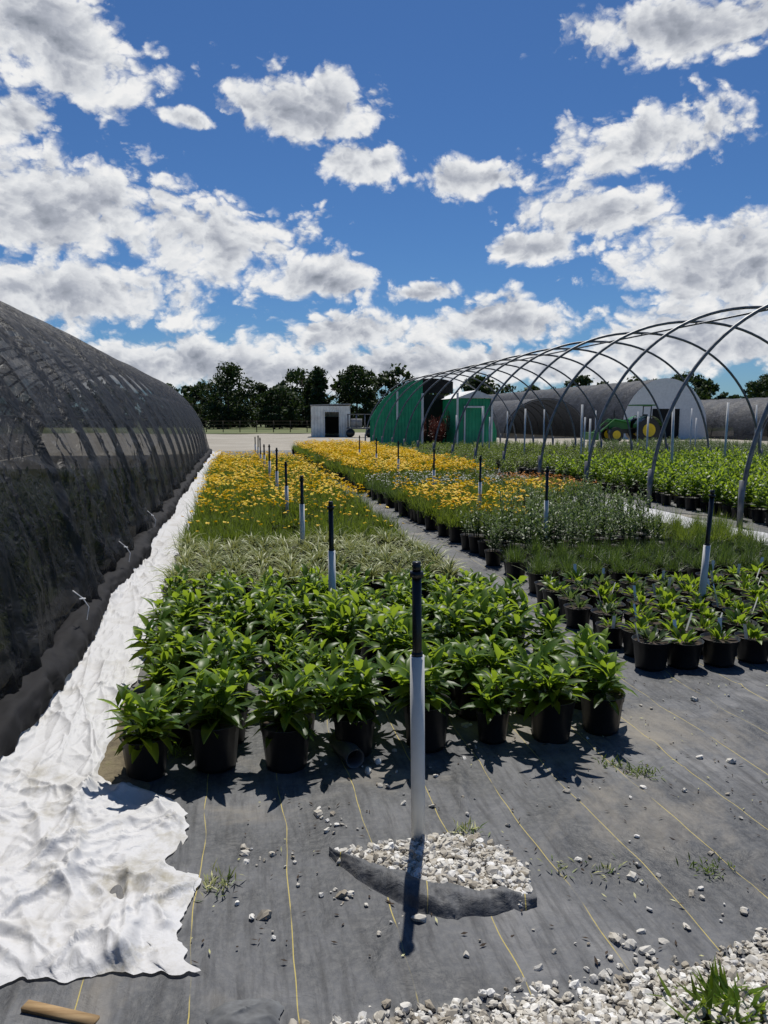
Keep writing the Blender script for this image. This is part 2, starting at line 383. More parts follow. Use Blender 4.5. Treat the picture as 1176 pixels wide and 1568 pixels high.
Xg,Vg=np.meshgrid(xs,vs,indexing='ij'); Yg=.4+(bY(Xg)-.0-.4)*Vg
Zg=.008+.03*np.clip((bY(Xg)-Yg)*8,0,1)+.012*fbm(Xg*9,Yg*9,3); a.add(np.stack([Xg,Yg,Zg],-1).reshape(-1,3),grid_faces(90,14),1)
k=9500; x=U(-.5,3.0,k); y=bY(x)+.05-np.abs(rng.normal(0,.32,k))+rng.normal(0,.02,k); ok=y>.9; x,y=x[ok],y[ok]
sz=U(.009,.033,len(x)); z=.022+.028*np.clip((bY(x)-y)*8,0,1)+U(0,.012,len(x))
stones(a,np.c_[x,y,z],sz); a.build('gravel_path',[M_st,M_dust],smooth=False,local=False)
# gravel patch at the post
poly=np.array([[-.17,2.50],[.05,2.56],[.30,2.62],[.45,2.52],[.49,2.38],[.47,2.22],[.3,2.24],[.1,2.3],[-.05,2.36]])
def inpoly(x,y):
    c=np.zeros(len(x),bool); j=len(poly)-1
    for i in range(len(poly)):
        xi,yi=poly[i];xj,yj=poly[j]; c^=((yi>y)!=(yj>y))&(x<(xj-xi)*(y-yi)/(yj-yi)+xi); j=i
    return c
a=Acc(); x=U(-.2,.55,3600); y=U(2.15,2.72,3600); ok=inpoly(x+rng.normal(0,.014,3600),y+rng.normal(0,.014,3600)); x,y=x[ok],y[ok]; sz=U(.010,.046,len(x))*U(.7,1,len(x))
wq,sq=w2loc(x,y)
stones(a,np.c_[x,y,fabz(wq,sq)+.004+U(0,.018,len(x))],sz); a.build('gravel_patch',[M_st],smooth=False,local=False)
# loose stones
a=Acc(); pts=[]
for (cx,cy,n,sp) in [(-.19,2.72,14,.05),(-.45,2.5,9,.04),(-.16,2.28,12,.04),(-.36,2.45,6,.06),(.75,2.02,16,.06),(.35,2.0,4,.06),(-.06,2.95,8,.12),(.8,2.5,8,.2),(.9,2.3,9,.14),(-.1,2.05,5,.15),(1.3,2.9,8,.3),(.2,3.0,12,.25),(-.4,2.2,5,.1),(.55,1.92,12,.12),(1.1,2.25,8,.12)]:
    for i in range(n): pts.append((cx+rng.normal(0,sp),cy+rng.normal(0,sp)))
pts=np.array(pts+[(U(-.5,2.5),U(2,4.2)) for _ in range(50)]); wq,sq=w2loc(pts[:,0],pts[:,1])
stones(a,np.c_[pts,fabz(wq,sq)+.005],rng.choice([.01,.018,.028,.042],len(pts),p=[.4,.32,.18,.1])); a.build('loose_stones',[M_st],smooth=False,local=False)
# folded flap of fabric in front of patch
a=Acc(); nu,nv=90,22; u=np.linspace(0,1,nu); v=np.linspace(0,1,nv); Uu,Vv=np.meshgrid(u,v,indexing='ij')
px_=-.2+.70*Uu; back=2.50-.28*Uu**.8-.05*np.sin(math.pi*Uu); wd=.03+.12*np.sin(math.pi*Uu)**.8
py_=back+.02-wd*Vv+.02*fbm(Uu*9,Vv*2,4)
pz_=.020+.045*np.sin(math.pi*np.clip(Vv*.95+.12,0,1))*np.sin(math.pi*np.clip(Uu*.9+.05,0,1))**.5+.02*(fbm(Uu*8,Vv*3,8)-.5)+.01*(1-Vv)+creases(px_,py_,26,(-.2,.5),(2.1,2.5),-.5,.6,(.06,.2),(.006,.014),(.006,.016),8)
a.add(np.stack([px_,py_,pz_],-1).reshape(-1,3),grid_faces(nu,nv)[:,::-1]); a.build('fabric_flap',[M_fab],local=False)

# small weeds and debris
a=Acc()
for (cx,cy,n,L,mm) in [(-.56,2.33,60,.06,VAR),(.33,2.65,40,.07,VAR),(1.15,3.12,90,.05,GRS),(1.05,3.2,50,.05,GRS),(1.15,2.42,60,.04,GRS),(.78,2.4,30,.04,VAR),(.62,2.42,20,.05,VAR),(-.98,3.3,60,.07,GRS),(-1.05,3.7,60,.1,GRS),(-1.12,3.4,60,.08,VAR),(1.7,3.0,20,.05,GRS),(.93,1.78,110,.12,BIG),(.85,1.74,90,.13,GRS)]:
    az=U(0,6.28,n); leaves(a,np.c_[cx+rng.normal(0,.035,n),cy+rng.normal(0,.03,n),np.full(n,.025)],az,U(.4,1,n)*L,np.full(n,.006 if L<.11 else .014),U(.1,1.3,n),U(.1,.9,n),mm,U(.2,.9,n),2,0,True,True)
n=620; leaves(a,np.c_[U(-.6,3,n),U(1.95,4.6,n),np.full(n,.03)],U(0,6.28,n),U(.008,.03,n),U(.004,.01,n),U(-.1,.3,n),U(-.3,.3,n),SOIL,.5,2,0,True,True)
n=160; leaves(a,np.c_[U(-.6,3,n),U(1.95,4.6,n),np.full(n,.032)],U(0,6.28,n),U(.008,.025,n),U(.004,.009,n),U(-.1,.5,n),U(-.3,.3,n),VAR,.9,2,0,True,True)
a.build('weed_tufts',PM,local=False)

# ---------------------------------------------------------------- white plastic strip
m,nt,out=newmat('white_plastic'); co=objco(nt)
sx=N(nt,'ShaderNodeSeparateXYZ'); nt.links.new(co,sx.inputs[0])
d=noise(nt,2.6,7,.7,co,.8)
c=mix(nt,ramp(nt,d,[(.52,0),(.72,.5)]),(.70,.70,.705),(.4,.36,.28))
nearr=ramp(nt,mth(nt,'DIVIDE',sx.outputs[1],8),[(.2,1),(.6,.1)])
c=mix(nt,mth(nt,'MULTIPLY',ramp(nt,noise(nt,4,6,.7,co),[(.53,0),(.68,.9)]),nearr),c,(.27,.23,.12))
c=mix(nt,ramp(nt,noise(nt,30,5,.7,co),[(.6,0),(.8,.3)]),c,(.3,.26,.18))
p=princ(nt,out,c,.5,bump(nt,noise(nt,18,4,.6,co,2),.35,.01),link=False,spec=.3)
t=N(nt,'ShaderNodeBsdfTranslucent'); t.inputs[0].default_value=(.7,.7,.68,1); mx=N(nt,'ShaderNodeMixShader'); mx.inputs[0].default_value=.2
nt.links.new(p.outputs[0],mx.inputs[1]); nt.links.new(t.outputs[0],mx.inputs[2]); nt.links.new(mx.outputs[0],out.inputs[0]); M_pl=m
def sst(x,a,b):
    t=np.clip((x-a)/(b-a),0,1); return t*t*(3-2*t)
sl=np.r_[np.arange(1.98,4.4,.0085),np.arange(4.4,10,.03),np.arange(10,36,.2)]; na=160; al=np.linspace(0,1,na)
S0,A_=np.meshgrid(sl,al,indexing='ij')
wr=-.62+.06*(fbm(S0*1.3,S0*0,2)-.5)*2+.03*(fbm(S0*6,S0*0,2)-.5)
heap=1-sst(S0,2.85,3.3)
wr=wr+heap*(.46+.16*(fbm(S0*4.2,S0*0+3,21,5)-.5)*2)
wlft=-1.2+.05*fbm(S0*2,S0*0,6)-.25*heap
Wp=wlft+(wr-wlft)*A_
Sp=S0+heap*(.30*(fbm(A_*6,A_*0,33,5)-.45)*sst(-S0,-2.9,-2.0)+ .22*(1-A_)**2*sst(-S0,-2.6,-2.0))
Zp=.028+.012*fbm(Wp*3,Sp*2,8)+heap*.03*ridge(Wp*2.4+Sp,Sp*2.2-Wp,3,2)**2
Zp=Zp+creases(Wp,Sp,90,(-1.2,-.15),(1.9,3.3),1.9,1.0,(.15,.5),(.010,.028),(.010,.032),1)
Zp=Zp+creases(Wp,Sp,260,(-1.2,-.15),(1.9,3.4),1.7,1.2,(.05,.22),(.005,.012),(.004,.014),11)
Zp=Zp+creases(Wp,Sp,110,(-1.2,-.6),(3.0,9),1.62,.3,(.2,.9),(.012,.03),(.01,.026),2)
Zp=Zp+creases(Wp,Sp,240,(-1.2,-.6),(3.0,9),1.62,.7,(.06,.35),(.007,.018),(.004,.015),12)
Zp=Zp+creases(Wp,Sp,90,(-1.2,-.6),(9,30),1.6,.25,(.5,2),(.02,.05),(.008,.025),3)
Zp+= .55*np.clip((-1.0-Wp),0,.3)*(1-heap)
edge=np.minimum(sst(A_,1.0,.95),1)*sst(S0,1.97,2.06); Zp=np.maximum(.031,.028+(Zp-.028)*(.2+.8*edge))
Wp+= .02*(fbm(Sp*9,Wp*9,2)-.5); Sp+=.02*(fbm(Sp*8+4,Wp*8,3)-.5)
a=Acc(); a.add(np.stack([Wp,Sp,Zp],-1).reshape(-1,3),grid_faces(len(sl),na)[:,::-1]); a.build('white_plastic_sheet',[M_pl])
sl2=np.arange(7.,36,.12); al2=np.linspace(0,1,24); S0,A_=np.meshgrid(sl2,al2,indexing='ij')
Wp=6.15+.75*A_+.05*(fbm(S0*1.3,A_*0,2)-.5); Zp=.04+.05*ridge(Wp*5,S0*1.2,5,3)
a=Acc(); a.add(np.stack([Wp,S0,Zp],-1).reshape(-1,3),grid_faces(len(sl2),24)[:,::-1]); a.build('white_plastic_sheet',[M_pl])
# dirt patch
m,nt,out=newmat('muddy_soil'); co=objco(nt)
princ(nt,out,ramp(nt,noise(nt,12,7,.7,co),[(.3,(.05,.04,.025)),(.6,(.17,.14,.085)),(.75,(.12,.13,.04))]),.95,bump(nt,noise(nt,20,5,.7,co),.8,.02)); M_dirt=m
S_,A_=np.meshgrid(np.linspace(3.05,4.3,60),np.linspace(0,1,24),indexing='ij'); Wq=-.72+(.34-.16*(S_-3.0)/1.3)*A_+.12*(fbm(S_*5,A_*0,4)-.5)
a=Acc(); a.add(np.stack([Wq,S_,.034+.010*fbm(Wq*9,S_*9,5)-.03*(np.abs(A_-.5)*2)**4],-1).reshape(-1,3),grid_faces(60,24)[:,::-1]); a.build('soil_patch',[M_dirt])

# ---------------------------------------------------------------- left shade house
def shade_mat(name,base,op,sheen=.25):
    m,nt,out=newmat(name); co=objco(nt)
    mp=N(nt,'ShaderNodeMapping'); mp.inputs['Scale'].default_value=(1,.7,1.6); nt.links.new(co,mp.inputs[0])
    st=noise(nt,2.6,6,.68,mp.outputs[0],1.0)
    c=ramp(nt,st,[(.3,[k*.5 for k in base]),(.5,base),(.62,[k*1.6 for k in base]),(.75,[k*2.6 for k in base])])
    p=princ(nt,out,c,.5,bump(nt,noise(nt,6,4,.6,co,1.2),.8,.06),link=False,spec=.3)
    tr=N(nt,'ShaderNodeBsdfTransparent'); tl=N(nt,'ShaderNodeBsdfTranslucent'); tl.inputs[0].default_value=(.04,.043,.048,1)
    m1=N(nt,'ShaderNodeMixShader'); m1.inputs[0].default_value=.3
    nt.links.new(p.outputs[0],m1.inputs[1]); nt.links.new(tl.outputs[0],m1.inputs[2])
    m2=N(nt,'ShaderNodeMixShader')
    nt.links.new(ramp(nt,st,[(.3,op-.05),(.7,min(1,op+.05))]),m2.inputs[0])
    nt.links.new(tr.outputs[0],m2.inputs[1]); nt.links.new(m1.outputs[0],m2.inputs[2]); nt.links.new(m2.outputs[0],out.inputs[0]); return m
M_shade=shade_mat('black_shade_cloth',(.014,.015,.018),.77)
M_shd2=shade_mat('grey_shade_cloth',(.06,.063,.07),.93)
M_hem=simple('shade_cloth_hem',(.010,.010,.012),.8,0,.4,5,.2)
m,nt,out=newmat('galvanized_steel'); princ(nt,out,ramp(nt,noise(nt,8,2,.6,objco(nt)),[(.3,(.12,.125,.13)),(.7,(.24,.245,.25))]),.5,metal=.5); M_galv=m
sh=empty('shade_house')
a3,H3,c3=3.7,3.6,-(1.12+3.7)
sl=np.r_[np.arange(-5,0,.1),np.arange(0,10,.03),np.arange(10,16,.07),np.arange(16,35.2,.15)]; ph=np.r_[np.linspace(0,.5,50)[:-1],np.linspace(.5,1.4,60)[:-1],np.linspace(1.4,math.pi,36)]
S_,P_=np.meshgrid(sl,ph,indexing='ij'); HS=1.83
sag=np.abs(np.sin(math.pi*(S_+4.6)/HS))**.6
arc=P_*3.65
cr=creases(S_,arc,170,(0,12),(0,1.5),1.2,.8,(.15,.7),(.015,.05),(.012,.05),31)+creases(S_,arc,190,(0,14),(1.0,4.8),1.2,.6,(.3,1.4),(.02,.06),(.008,.028),32)
r=1-.028*sag*np.sin(P_)**.3 - .008*fbm(S_*1.5,P_*4,4)+cr/3.7
r=r-.008*np.exp(-((arc-2.35)/.03)**2)
low=np.exp(-P_/.13)
Wc=c3+a3*np.cos(P_)*r; Zc=H3*np.sin(P_)*r+.05
Wc+= low*(.12*(ridge(S_*2.2,P_*6,7,4)-.55)*1.6+.06*np.sin(S_*3.3)); Zc+=low*.02*fbm(S_*8,P_*20,2)
Wc+= np.exp(-((P_-.12)/.12)**2)*(-.10*(fbm(S_*1.1,P_*0,19)-.2))
a=Acc(); a.add(np.stack([Wc,S_,Zc],-1).reshape(-1,3),grid_faces(len(sl),len(ph))); a.build('shade_cloth',[M_shade],parent=sh)
a=Acc()
for i,s in enumerate(np.arange(-4.6,35.2,HS)):
    t=np.linspace(0,math.pi,40); tube(a,np.c_[c3+(a3*.972-.03)*np.cos(t),np.full(40,s),(H3*.972-.03)*np.sin(t)+.02],.04,8)
for t in (.5,1.1,math.pi/2,2.1): tube(a,[(c3+(a3-.25)*math.cos(t),-5,(H3-.25)*math.sin(t)),(c3+(a3-.25)*math.cos(t),35,(H3-.25)*math.sin(t))],.02,6)
a.build('hoops',[M_galv],parent=sh)
sl=np.arange(-3,35.2,.03); t=np.linspace(0,2*math.pi,28,endpoint=False)
S_,T_=np.meshgrid(sl,t,indexing='ij')
rr=.055+.06*ridge(S_*1.9,np.cos(T_)*2+9,3,4)*(.6+.4*np.sin(S_*1.7))+.035*ridge(S_*6+np.cos(T_)*2,np.sin(T_)*3,5,3)
cw=-1.15+.06*(fbm(S_*1.5,S_*0,5)-.5)*2+0*S_; V=np.stack([cw+rr*1.25*np.cos(T_),S_,.07+.05*fbm(S_*1.2,S_*0,8)+rr*.95*np.sin(T_)],-1)
i=np.arange(len(sl)-1)[:,None]; j=np.arange(28)[None]; jn=(j+1)%28
a=Acc(); a.add(V.reshape(-1,3),np.stack([i*28+j,i*28+jn,(i+1)*28+jn,(i+1)*28+j],-1).reshape(-1,4)); a.build('rolled_hem',[M_hem],parent=sh)
a=Acc()
for s in (5.3,7.4,9.8):
    tube(a,[(-1.12,s,.42),(-1.06,s+.02,.36),(-1.02,s,.3),(-1.03,s-.04,.22)],.004,5)
    tube(a,[(-1.07,s-.04,.37),(-1.05,s+.05,.35)],.005,5)
a.build('ties',[M_tag],parent=sh)

# ---------------------------------------------------------------- right hoop frame
hf=empty('hoop_house_frame'); rc,ra,rh=11.2,4.0,3.95
a=Acc()
for s in np.arange(7.0,41.2,2.43):
    t=np.linspace(0,math.pi,48); e=.92
    cx=np.sign(np.cos(t))*np.abs(np.cos(t))**e; tube(a,np.c_[rc-ra*cx+U(-.02,.02),s+.05*np.sin(t)*U(-1,1),rh*np.sin(t)**.95+0*t],.034,8)
    tube(a,[(rc-ra,s,-.05),(rc-ra,s,.7)],.042,8); tube(a,[(rc+ra,s,-.05),(rc+ra,s,.7)],.042,8)
for t in (math.pi/2,): tube(a,[(rc-ra*math.cos(t),6.9,(rh-.06)*math.sin(t)),(rc-ra*math.cos(t),41.2,(rh-.06)*math.sin(t))],.024,6)
a.build('hoops',[M_galv],parent=hf)

# ---------------------------------------------------------------- stakes
M_pvc=simple('white_pvc',(.66,.66,.64),.45,0,.1,6); M_blk=simple('black_poly_pipe',(.012,.012,.012),.35,0,.3)
def stake(w,s,hw=.74,ht=1.07,lean=(0,0),rw=.0265):
    a=Acc(); lx,ly=lean
    f=lambda z:(w+lx*z,s+ly*z,z)
    tube(a,[f(-.05),f(.3),f(hw-.002)],rw,16,0); 
    tube(a,[f(hw-.03),f(hw+.02),f(ht-.05)],rw*.66,14,1)
    tube(a,[f(hw-.004),f(hw+.012)],rw*.8,14,1)
    tube(a,[f(ht-.055),f(ht-.035)],rw*.95,14,1); tube(a,[f(ht-.04),f(ht)],rw*.6,12,1)
    a.build('marker_stake',[M_pvc,M_blk])
stake(.64,2.52,.745,1.09,(-.012,0)); stake(.66,5.12,.67,1.02,(-.01,0)); stake(.68,7.75,.7,1.0); stake(.7,10.35,.66,1.0,(-.01,0))
for i in range(5,11): stake(.7,2.55+2.6*(i-1),U(.6,.72),U(.95,1.1),(U(-.02,.02),0))
stake(3.55,5.05,.62,1.05,(.05,0)); stake(3.5,7.9,.66,1.05); stake(3.55,10.4,.66,1.05); stake(3.55,13,.66,1.05)
for s in (16,18.6,21.2): stake(3.55,s,.7,1.1)
a=Acc()
for w,s0,s1 in ((9.6,15,34),(13.2,18,36),(19,20,38)):
    for s in np.arange(s0,s1,4.2):
        s+=U(-.2,.2); w2=w+U(-.1,.1); h=U(1.6,2.1); l=U(-.02,.02); tube(a,[(w2,s,-.05),(w2+l*h,s,h)],.03,8)
        if U()<.25: tube(a,[(w2+.3,s+.1,-.05),(w2+.3,s+.1,h*.8)],.028,8)
a.build('pvc_posts',[M_pvc])

# short length of hollow grey pipe lying among the front pots
a=Acc(); ringprof(a,[(.045,0),(.045,.22),(.040,.22),(.038,.002),(.045,0)],18,[0,0,0,0]); V,F,Mm,Aa=a.arrays()
V=np.c_[V[:,2],V[:,0],V[:,1]+.07]; an=2.0
V=np.c_[V[:,0]*math.cos(an)-V[:,1]*math.sin(an),V[:,0]*math.sin(an)+V[:,1]*math.cos(an),V[:,2]]+np.array([-.13,3.17,0])
a=Acc(); a.add(V,F,Mm,Aa); a.build('drain_pipe',[simple('grey_corrugated_pipe',(.06,.065,.07),.45,0,.3,20)],local=False)
m,nt,out=newmat('weathered_wood'); co=objco(nt); mp=N(nt,'ShaderNodeMapping'); mp.inputs['Scale'].default_value=(3,30,30); nt.links.new(co,mp.inputs[0])
princ(nt,out,ramp(nt,noise(nt,2,6,.6,mp.outputs[0]),[(.3,(.2,.12,.05)),(.7,(.42,.29,.15))]),.85); M_wood=m
a=Acc(); box(a,(-.86,1.775,.03),(.22,.03,.014),0,.5,-.25); a.build('wooden_plank',[M_wood],local=False)
# scrap of faded fabric at the bottom edge
a=Acc(); rr=np.linspace(0.001,1,20); tt=np.linspace(0,2*math.pi,61); R_,T_=np.meshgrid(rr,tt,indexing='ij')
mod=1+.35*(fbm(np.cos(T_)*1.6+5,np.sin(T_)*1.6+5,3)-.5)*2
bx=R_*np.cos(T_)*mod; by=R_*np.sin(T_)*mod
a.add(np.stack([-.37+.10*bx,1.775+.06*by,.026+.014*(1-R_**4)+.012*fbm(bx*3,by*3,2)*(1-R_**3)+creases(bx,by,14,(-1,1),(-1,1),.4,.8,(.3,1),(.05,.15),(.002,.008),5)*(1-R_**2)],-1).reshape(-1,3),grid_faces(20,61)); a.build('fabric_scrap',[simple('faded_fabric',(.12,.125,.13),.8,0,.35,20)],local=False)

# ---------------------------------------------------------------- buildings
def ribbed(name,col,sc=7,rough=.5,axis='X'):
    m,nt,out=newmat(name); co=objco(nt); w=N(nt,'ShaderNodeTexWave',bands_direction=axis); w.inputs['Scale'].default_value=sc; nt.links.new(co,w.inputs[0])
    n=noise(nt,1.5,6,.6,co); c=ramp(nt,n,[(.3,[k*.7 for k in col]),(.7,[min(1,k*1.2) for k in col])])
    princ(nt,out,c,rough,bump(nt,w.outputs['Fac'],.8,.05)); return m
M_green=ribbed('green_metal_panel',(.015,.34,.15),1.6); M_wtrim=simple('white_trim',(.72,.72,.69),.6,0,.1)
M_dark=simple('dark_interior',(.01,.011,.01),.9); M_roof=simple('grey_roof',(.3,.3,.3),.7)
gw=empty('green_storage_shed'); a=Acc(); se=41.4
def arch_h(w):
    q=np.clip(1-((w-rc)/ra)**2,0,1); return rh*np.sqrt(q)-.1
def wallstrip(w0,w1,z0,ztop,m,s=se,th=.06):
    ws=np.linspace(w0,w1,16)
    for p,q in zip(ws[:-1],ws[1:]):
        tp,tq=max(z0+.02,ztop(p)),max(z0+.02,ztop(q))
        V=[[p,s,z0],[q,s,z0],[q,s,tq],[p,s,tp],[p,s+th,z0],[q,s+th,z0],[q,s+th,tq],[p,s+th,tp]]
        a.add(V,[[0,1,2,3],[5,4,7,6],[3,2,6,7]],m)
wallstrip(7.55,10.6,0,arch_h,0); wallstrip(10.6,12.4,3.0,arch_h,2)
box(a,(11.5,se+2,1.5),(1.9,.1,3),2)
box(a,(10.58,se-.05,1.5),(.12,.1,3.0),1); box(a,(9.1,se-.06,2.3),(.1,.08,1.6),1); box(a,(12.3,se-1.25,1.5),(.1,.1,3.0),1)
box(a,(13.3,se+.8,1.35),(1.9,3.9,2.7),0); box(a,(14.36,se+.8,1.35),(.1,4,2.7),1)
a.add([[12.2,se-1.3,2.7],[13.4,se-1.3,3.15],[14.6,se-1.3,2.7],[13.4,se-1.3,2.72],[12.2,se+2.8,2.7],[13.4,se+2.8,3.15],[14.6,se+2.8,2.7],[13.4,se+2.8,2.72]],[[0,3,2,1],[0,1,5,4],[1,2,6,5],[4,5,6,7]],1)
box(a,(12.75,se-1.2,1.1),(.08,.06,2.2),1); box(a,(13.85,se-1.2,1.1),(.08,.06,2.2),1); box(a,(13.3,se-1.2,2.22),(1.2,.06,.1),1)
wallstrip(14.5,15.1,0,arch_h,0)
a.build('walls',[M_green,M_wtrim,M_dark],smooth=False,parent=gw)
a=Acc(); 
for i in range(40):
    V,F,Mm,A2=Vp[rng.integers(5)]; a.add(V*U(1.3,2.2)*np.array([.6,.6,1])+np.array([U(10.8,12.1),U(se-.8,se+1.4),-.2+U(0,.7)]),F,0,A2)
a.build('red_leaf_shrub',[leafmat('leaf_red',[(0,(.03,.02,.01)),(.5,(.09,.02,.015)),(1,(.13,.05,.03))],.2,(.2,.04,.03))])

def white_shed():
    e=empty('white_shed',False); e.location=(-4.6,64,0); e.rotation_euler=(0,0,.08); a=Acc()
    t=.1
    box(a,(-1.05,-1.5,1.3),(1.1,t,2.6),0); box(a,(1.15,-1.5,1.3),(.9,t,2.6),0); box(a,(.1,-1.5,2.35),(1.2,t,.5),0)
    box(a,(-1.6,.05,1.25),(t,3.0,2.5),0); box(a,(1.6,.05,1.25),(t,3.0,2.5),0); box(a,(0,1.5,1.2),(3.1,t,2.4),0)
    box(a,(0,.2,.04),(3,2.9,.06),1)
    V=[[-1.7,-1.62,2.62],[1.7,-1.62,2.72],[1.7,1.7,2.55],[-1.7,1.7,2.45]]; V=np.array(V); a.add(np.vstack([V,V+[0,0,.08]]),[[0,1,2,3][::-1],[4,5,6,7],[0,1,5,4],[1,2,6,5],[2,3,7,6],[3,0,4,7]],2)
    box(a,(-.53,-1.57,1.05),(.08,.05,2.1),3); box(a,(.73,-1.57,1.05),(.08,.05,2.1),3); box(a,(.1,-1.57,2.14),(1.34,.05,.08),3)
    box(a,(.1,.9,1.0),(1.2,.8,1.4),1)
    a.build('walls',[ribbed('white_siding',(.88,.85,.77),1.2),M_dark,M_roof,M_wtrim],smooth=False,parent=e)
white_shed()
def cart():
    e=empty('nursery_wagon',False); e.location=(-2.0,62,0); a=Acc()
    box(a,(0,0,.75),(2.2,1.3,.12),0)
    for x in (-.8,.8):
        for y in (-.6,.6): tube(a,[(x,y-.08,.35),(x,y+.08,.35)],.35,14,1)
    for x in (-1,-.3,.4,1): tube(a,[(x,-.6,.8),(x,-.6,1.9)],.04,6,0); tube(a,[(x,.6,.8),(x,.6,1.9)],.04,6,0)
    box(a,(0,-.6,1.9),(2.1,.06,.06),0); box(a,(0,.6,1.9),(2.1,.06,.06),0); box(a,(-.3,0,1.2),(.9,.8,.7),2); tube(a,[(1.1,0,.6),(2.1,0,.35)],.04,6,0)
    a.build('body',[M_galv,M_blk,M_roof],parent=e)
cart()
def tunnel(name,c,r,h,s0,s1,mat,endmat=None,sp=1.9):
    e=empty(name); t=np.linspace(0,math.pi,28); sl=np.arange(s0,s1+.01,.35)
    S_,P_=np.meshgrid(sl,t,indexing='ij'); q=1-.02*np.abs(np.sin(math.pi*(S_-s0)/sp))
    a=Acc(); a.add(np.stack([c-r*np.cos(P_)*q,S_,h*np.sin(P_)**.9*q],-1).reshape(-1,3),grid_faces(len(sl),28)); a.build('cover',[mat],parent=e)
    a=Acc()
    for s in np.arange(s0,s1,sp): tube(a,np.c_[c-r*.965*np.cos(t)*1.0,np.full(28,s),h*.965*np.sin(t)**.9],.04,6)
    a.build('hoops',[M_galv],parent=e)
    if endmat:
        a=Acc(); ws=np.linspace(-r,r,31)
        for p,qq in zip(ws[:-1],ws[1:]):
            f=lambda w: max(.02,h*max(0,1-(w/r)**2)**.45)
            if -1.2<(p+qq)/2<1.2: a.add([[c+p,s0-.05,2.3],[c+qq,s0-.05,2.3],[c+qq,s0-.05,f(qq)],[c+p,s0-.05,f(p)]],[[0,1,2,3]],0); a.add([[c+p,s0-.03,0],[c+qq,s0-.03,0],[c+qq,s0-.03,2.3],[c+p,s0-.03,2.3]],[[0,1,2,3]],1)
            else: a.add([[c+p,s0-.05,0],[c+qq,s0-.05,0],[c+qq,s0-.05,f(qq)],[c+p,s0-.05,f(p)]],[[0,1,2,3]],0)
        for w in (-1.22,1.22): box(a,(c+w,s0-.1,1.15),(.12,.06,2.3),2)
        a.build('end_wall',[endmat,M_dark,M_wtrim],smooth=False,parent=e)
tunnel('greenhouse',32.3,3.7,4.6,51.5,96,M_shd2,simple('white_film',(.78,.78,.76),.6,0,.08))
tunnel('shade_tunnel',24.6,3.6,3.2,56,96,M_shd2)
tunnel('shade_tunnel',40.5,4.2,3.2,46,60,M_shd2)
tunnel('shade_tunnel',50,4.2,3.4,40,60,M_shade)
def tractor():
    e=empty('farm_tractor',False); e.location=(16.6,50,0); e.rotation_euler=(0,0,.15)
    G=simple('tractor_green',(.02,.16,.02),.35,0,.1); Yl=simple('tractor_yellow',(.8,.55,.01),.4,0,.1)
    a=Acc()
    box(a,(-.95,0,1.15),(1.5,.7,.55),0); box(a,(-.95,0,1.46),(1.35,.6,.08),0); box(a,(-1.73,0,1.08),(.08,.6,.45),2); box(a,(-.4,0,.75),(2.3,.45,.35),2)
    box(a,(.75,0,1.0),(.9,.55,.4),0); box(a,(.75,0,1.32),(.5,.5,.12),2); box(a,(1.0,0,1.6),(.12,.5,.5),2)
    for y in (-.72,.72):
        tt=np.linspace(.3,math.pi-.2,12); 
        for p,q in zip(tt[:-1],tt[1:]): a.add([[.85+.95*math.cos(k),y+d,.8+.95*math.sin(k)] for k,d in ((p,-.25),(q,-.25),(q,.25),(p,.25))],[[0,1,2,3]],0)
        tube(a,[(.85,y-.2,.8),(.85,y+.2,.8)],.8,24,2); tube(a,[(.85,y-.22,.8),(.85,y+.22,.8)],.45,16,1)
        tube(a,[(-1.35,y*.9-.13,.5),(-1.35,y*.9+.13,.5)],.5,20,2); tube(a,[(-1.35,y*.9-.15,.5),(-1.35,y*.9+.15,.5)],.28,14,1)
        tube(a,[(1.1,y*.75,1.0),(1.15,y*.75,2.4)],.04,6,2)
    tube(a,[(1.15,-.55,2.4),(1.15,.55,2.4)],.04,6,2); box(a,(.75,0,2.45),(1.3,1.3,.08),0)
    tube(a,[(-1.1,.2,1.4),(-1.1,.2,2.1)],.035,8,2); tube(a,[(-.05,0,1.3),(.25,0,1.65)],.025,6,2)
    t=np.linspace(0,2*math.pi,14); tube(a,np.c_[.27+.07*np.cos(t),.2*np.sin(t),1.66+.12*np.cos(t)],.018,5,2,cap=False)
    tube(a,[(-.3,-.5,1.3),(-1.4,-.5,1.5),(-2.6,-.5,.5)],.06,6,0); tube(a,[(-.3,.5,1.3),(-1.4,.5,1.5),(-2.6,.5,.5)],.06,6,0); box(a,(-2.8,0,.4),(.45,1.5,.5),0)
    a.build('body',[G,Yl,M_blk],smooth=False,parent=e)
tractor()

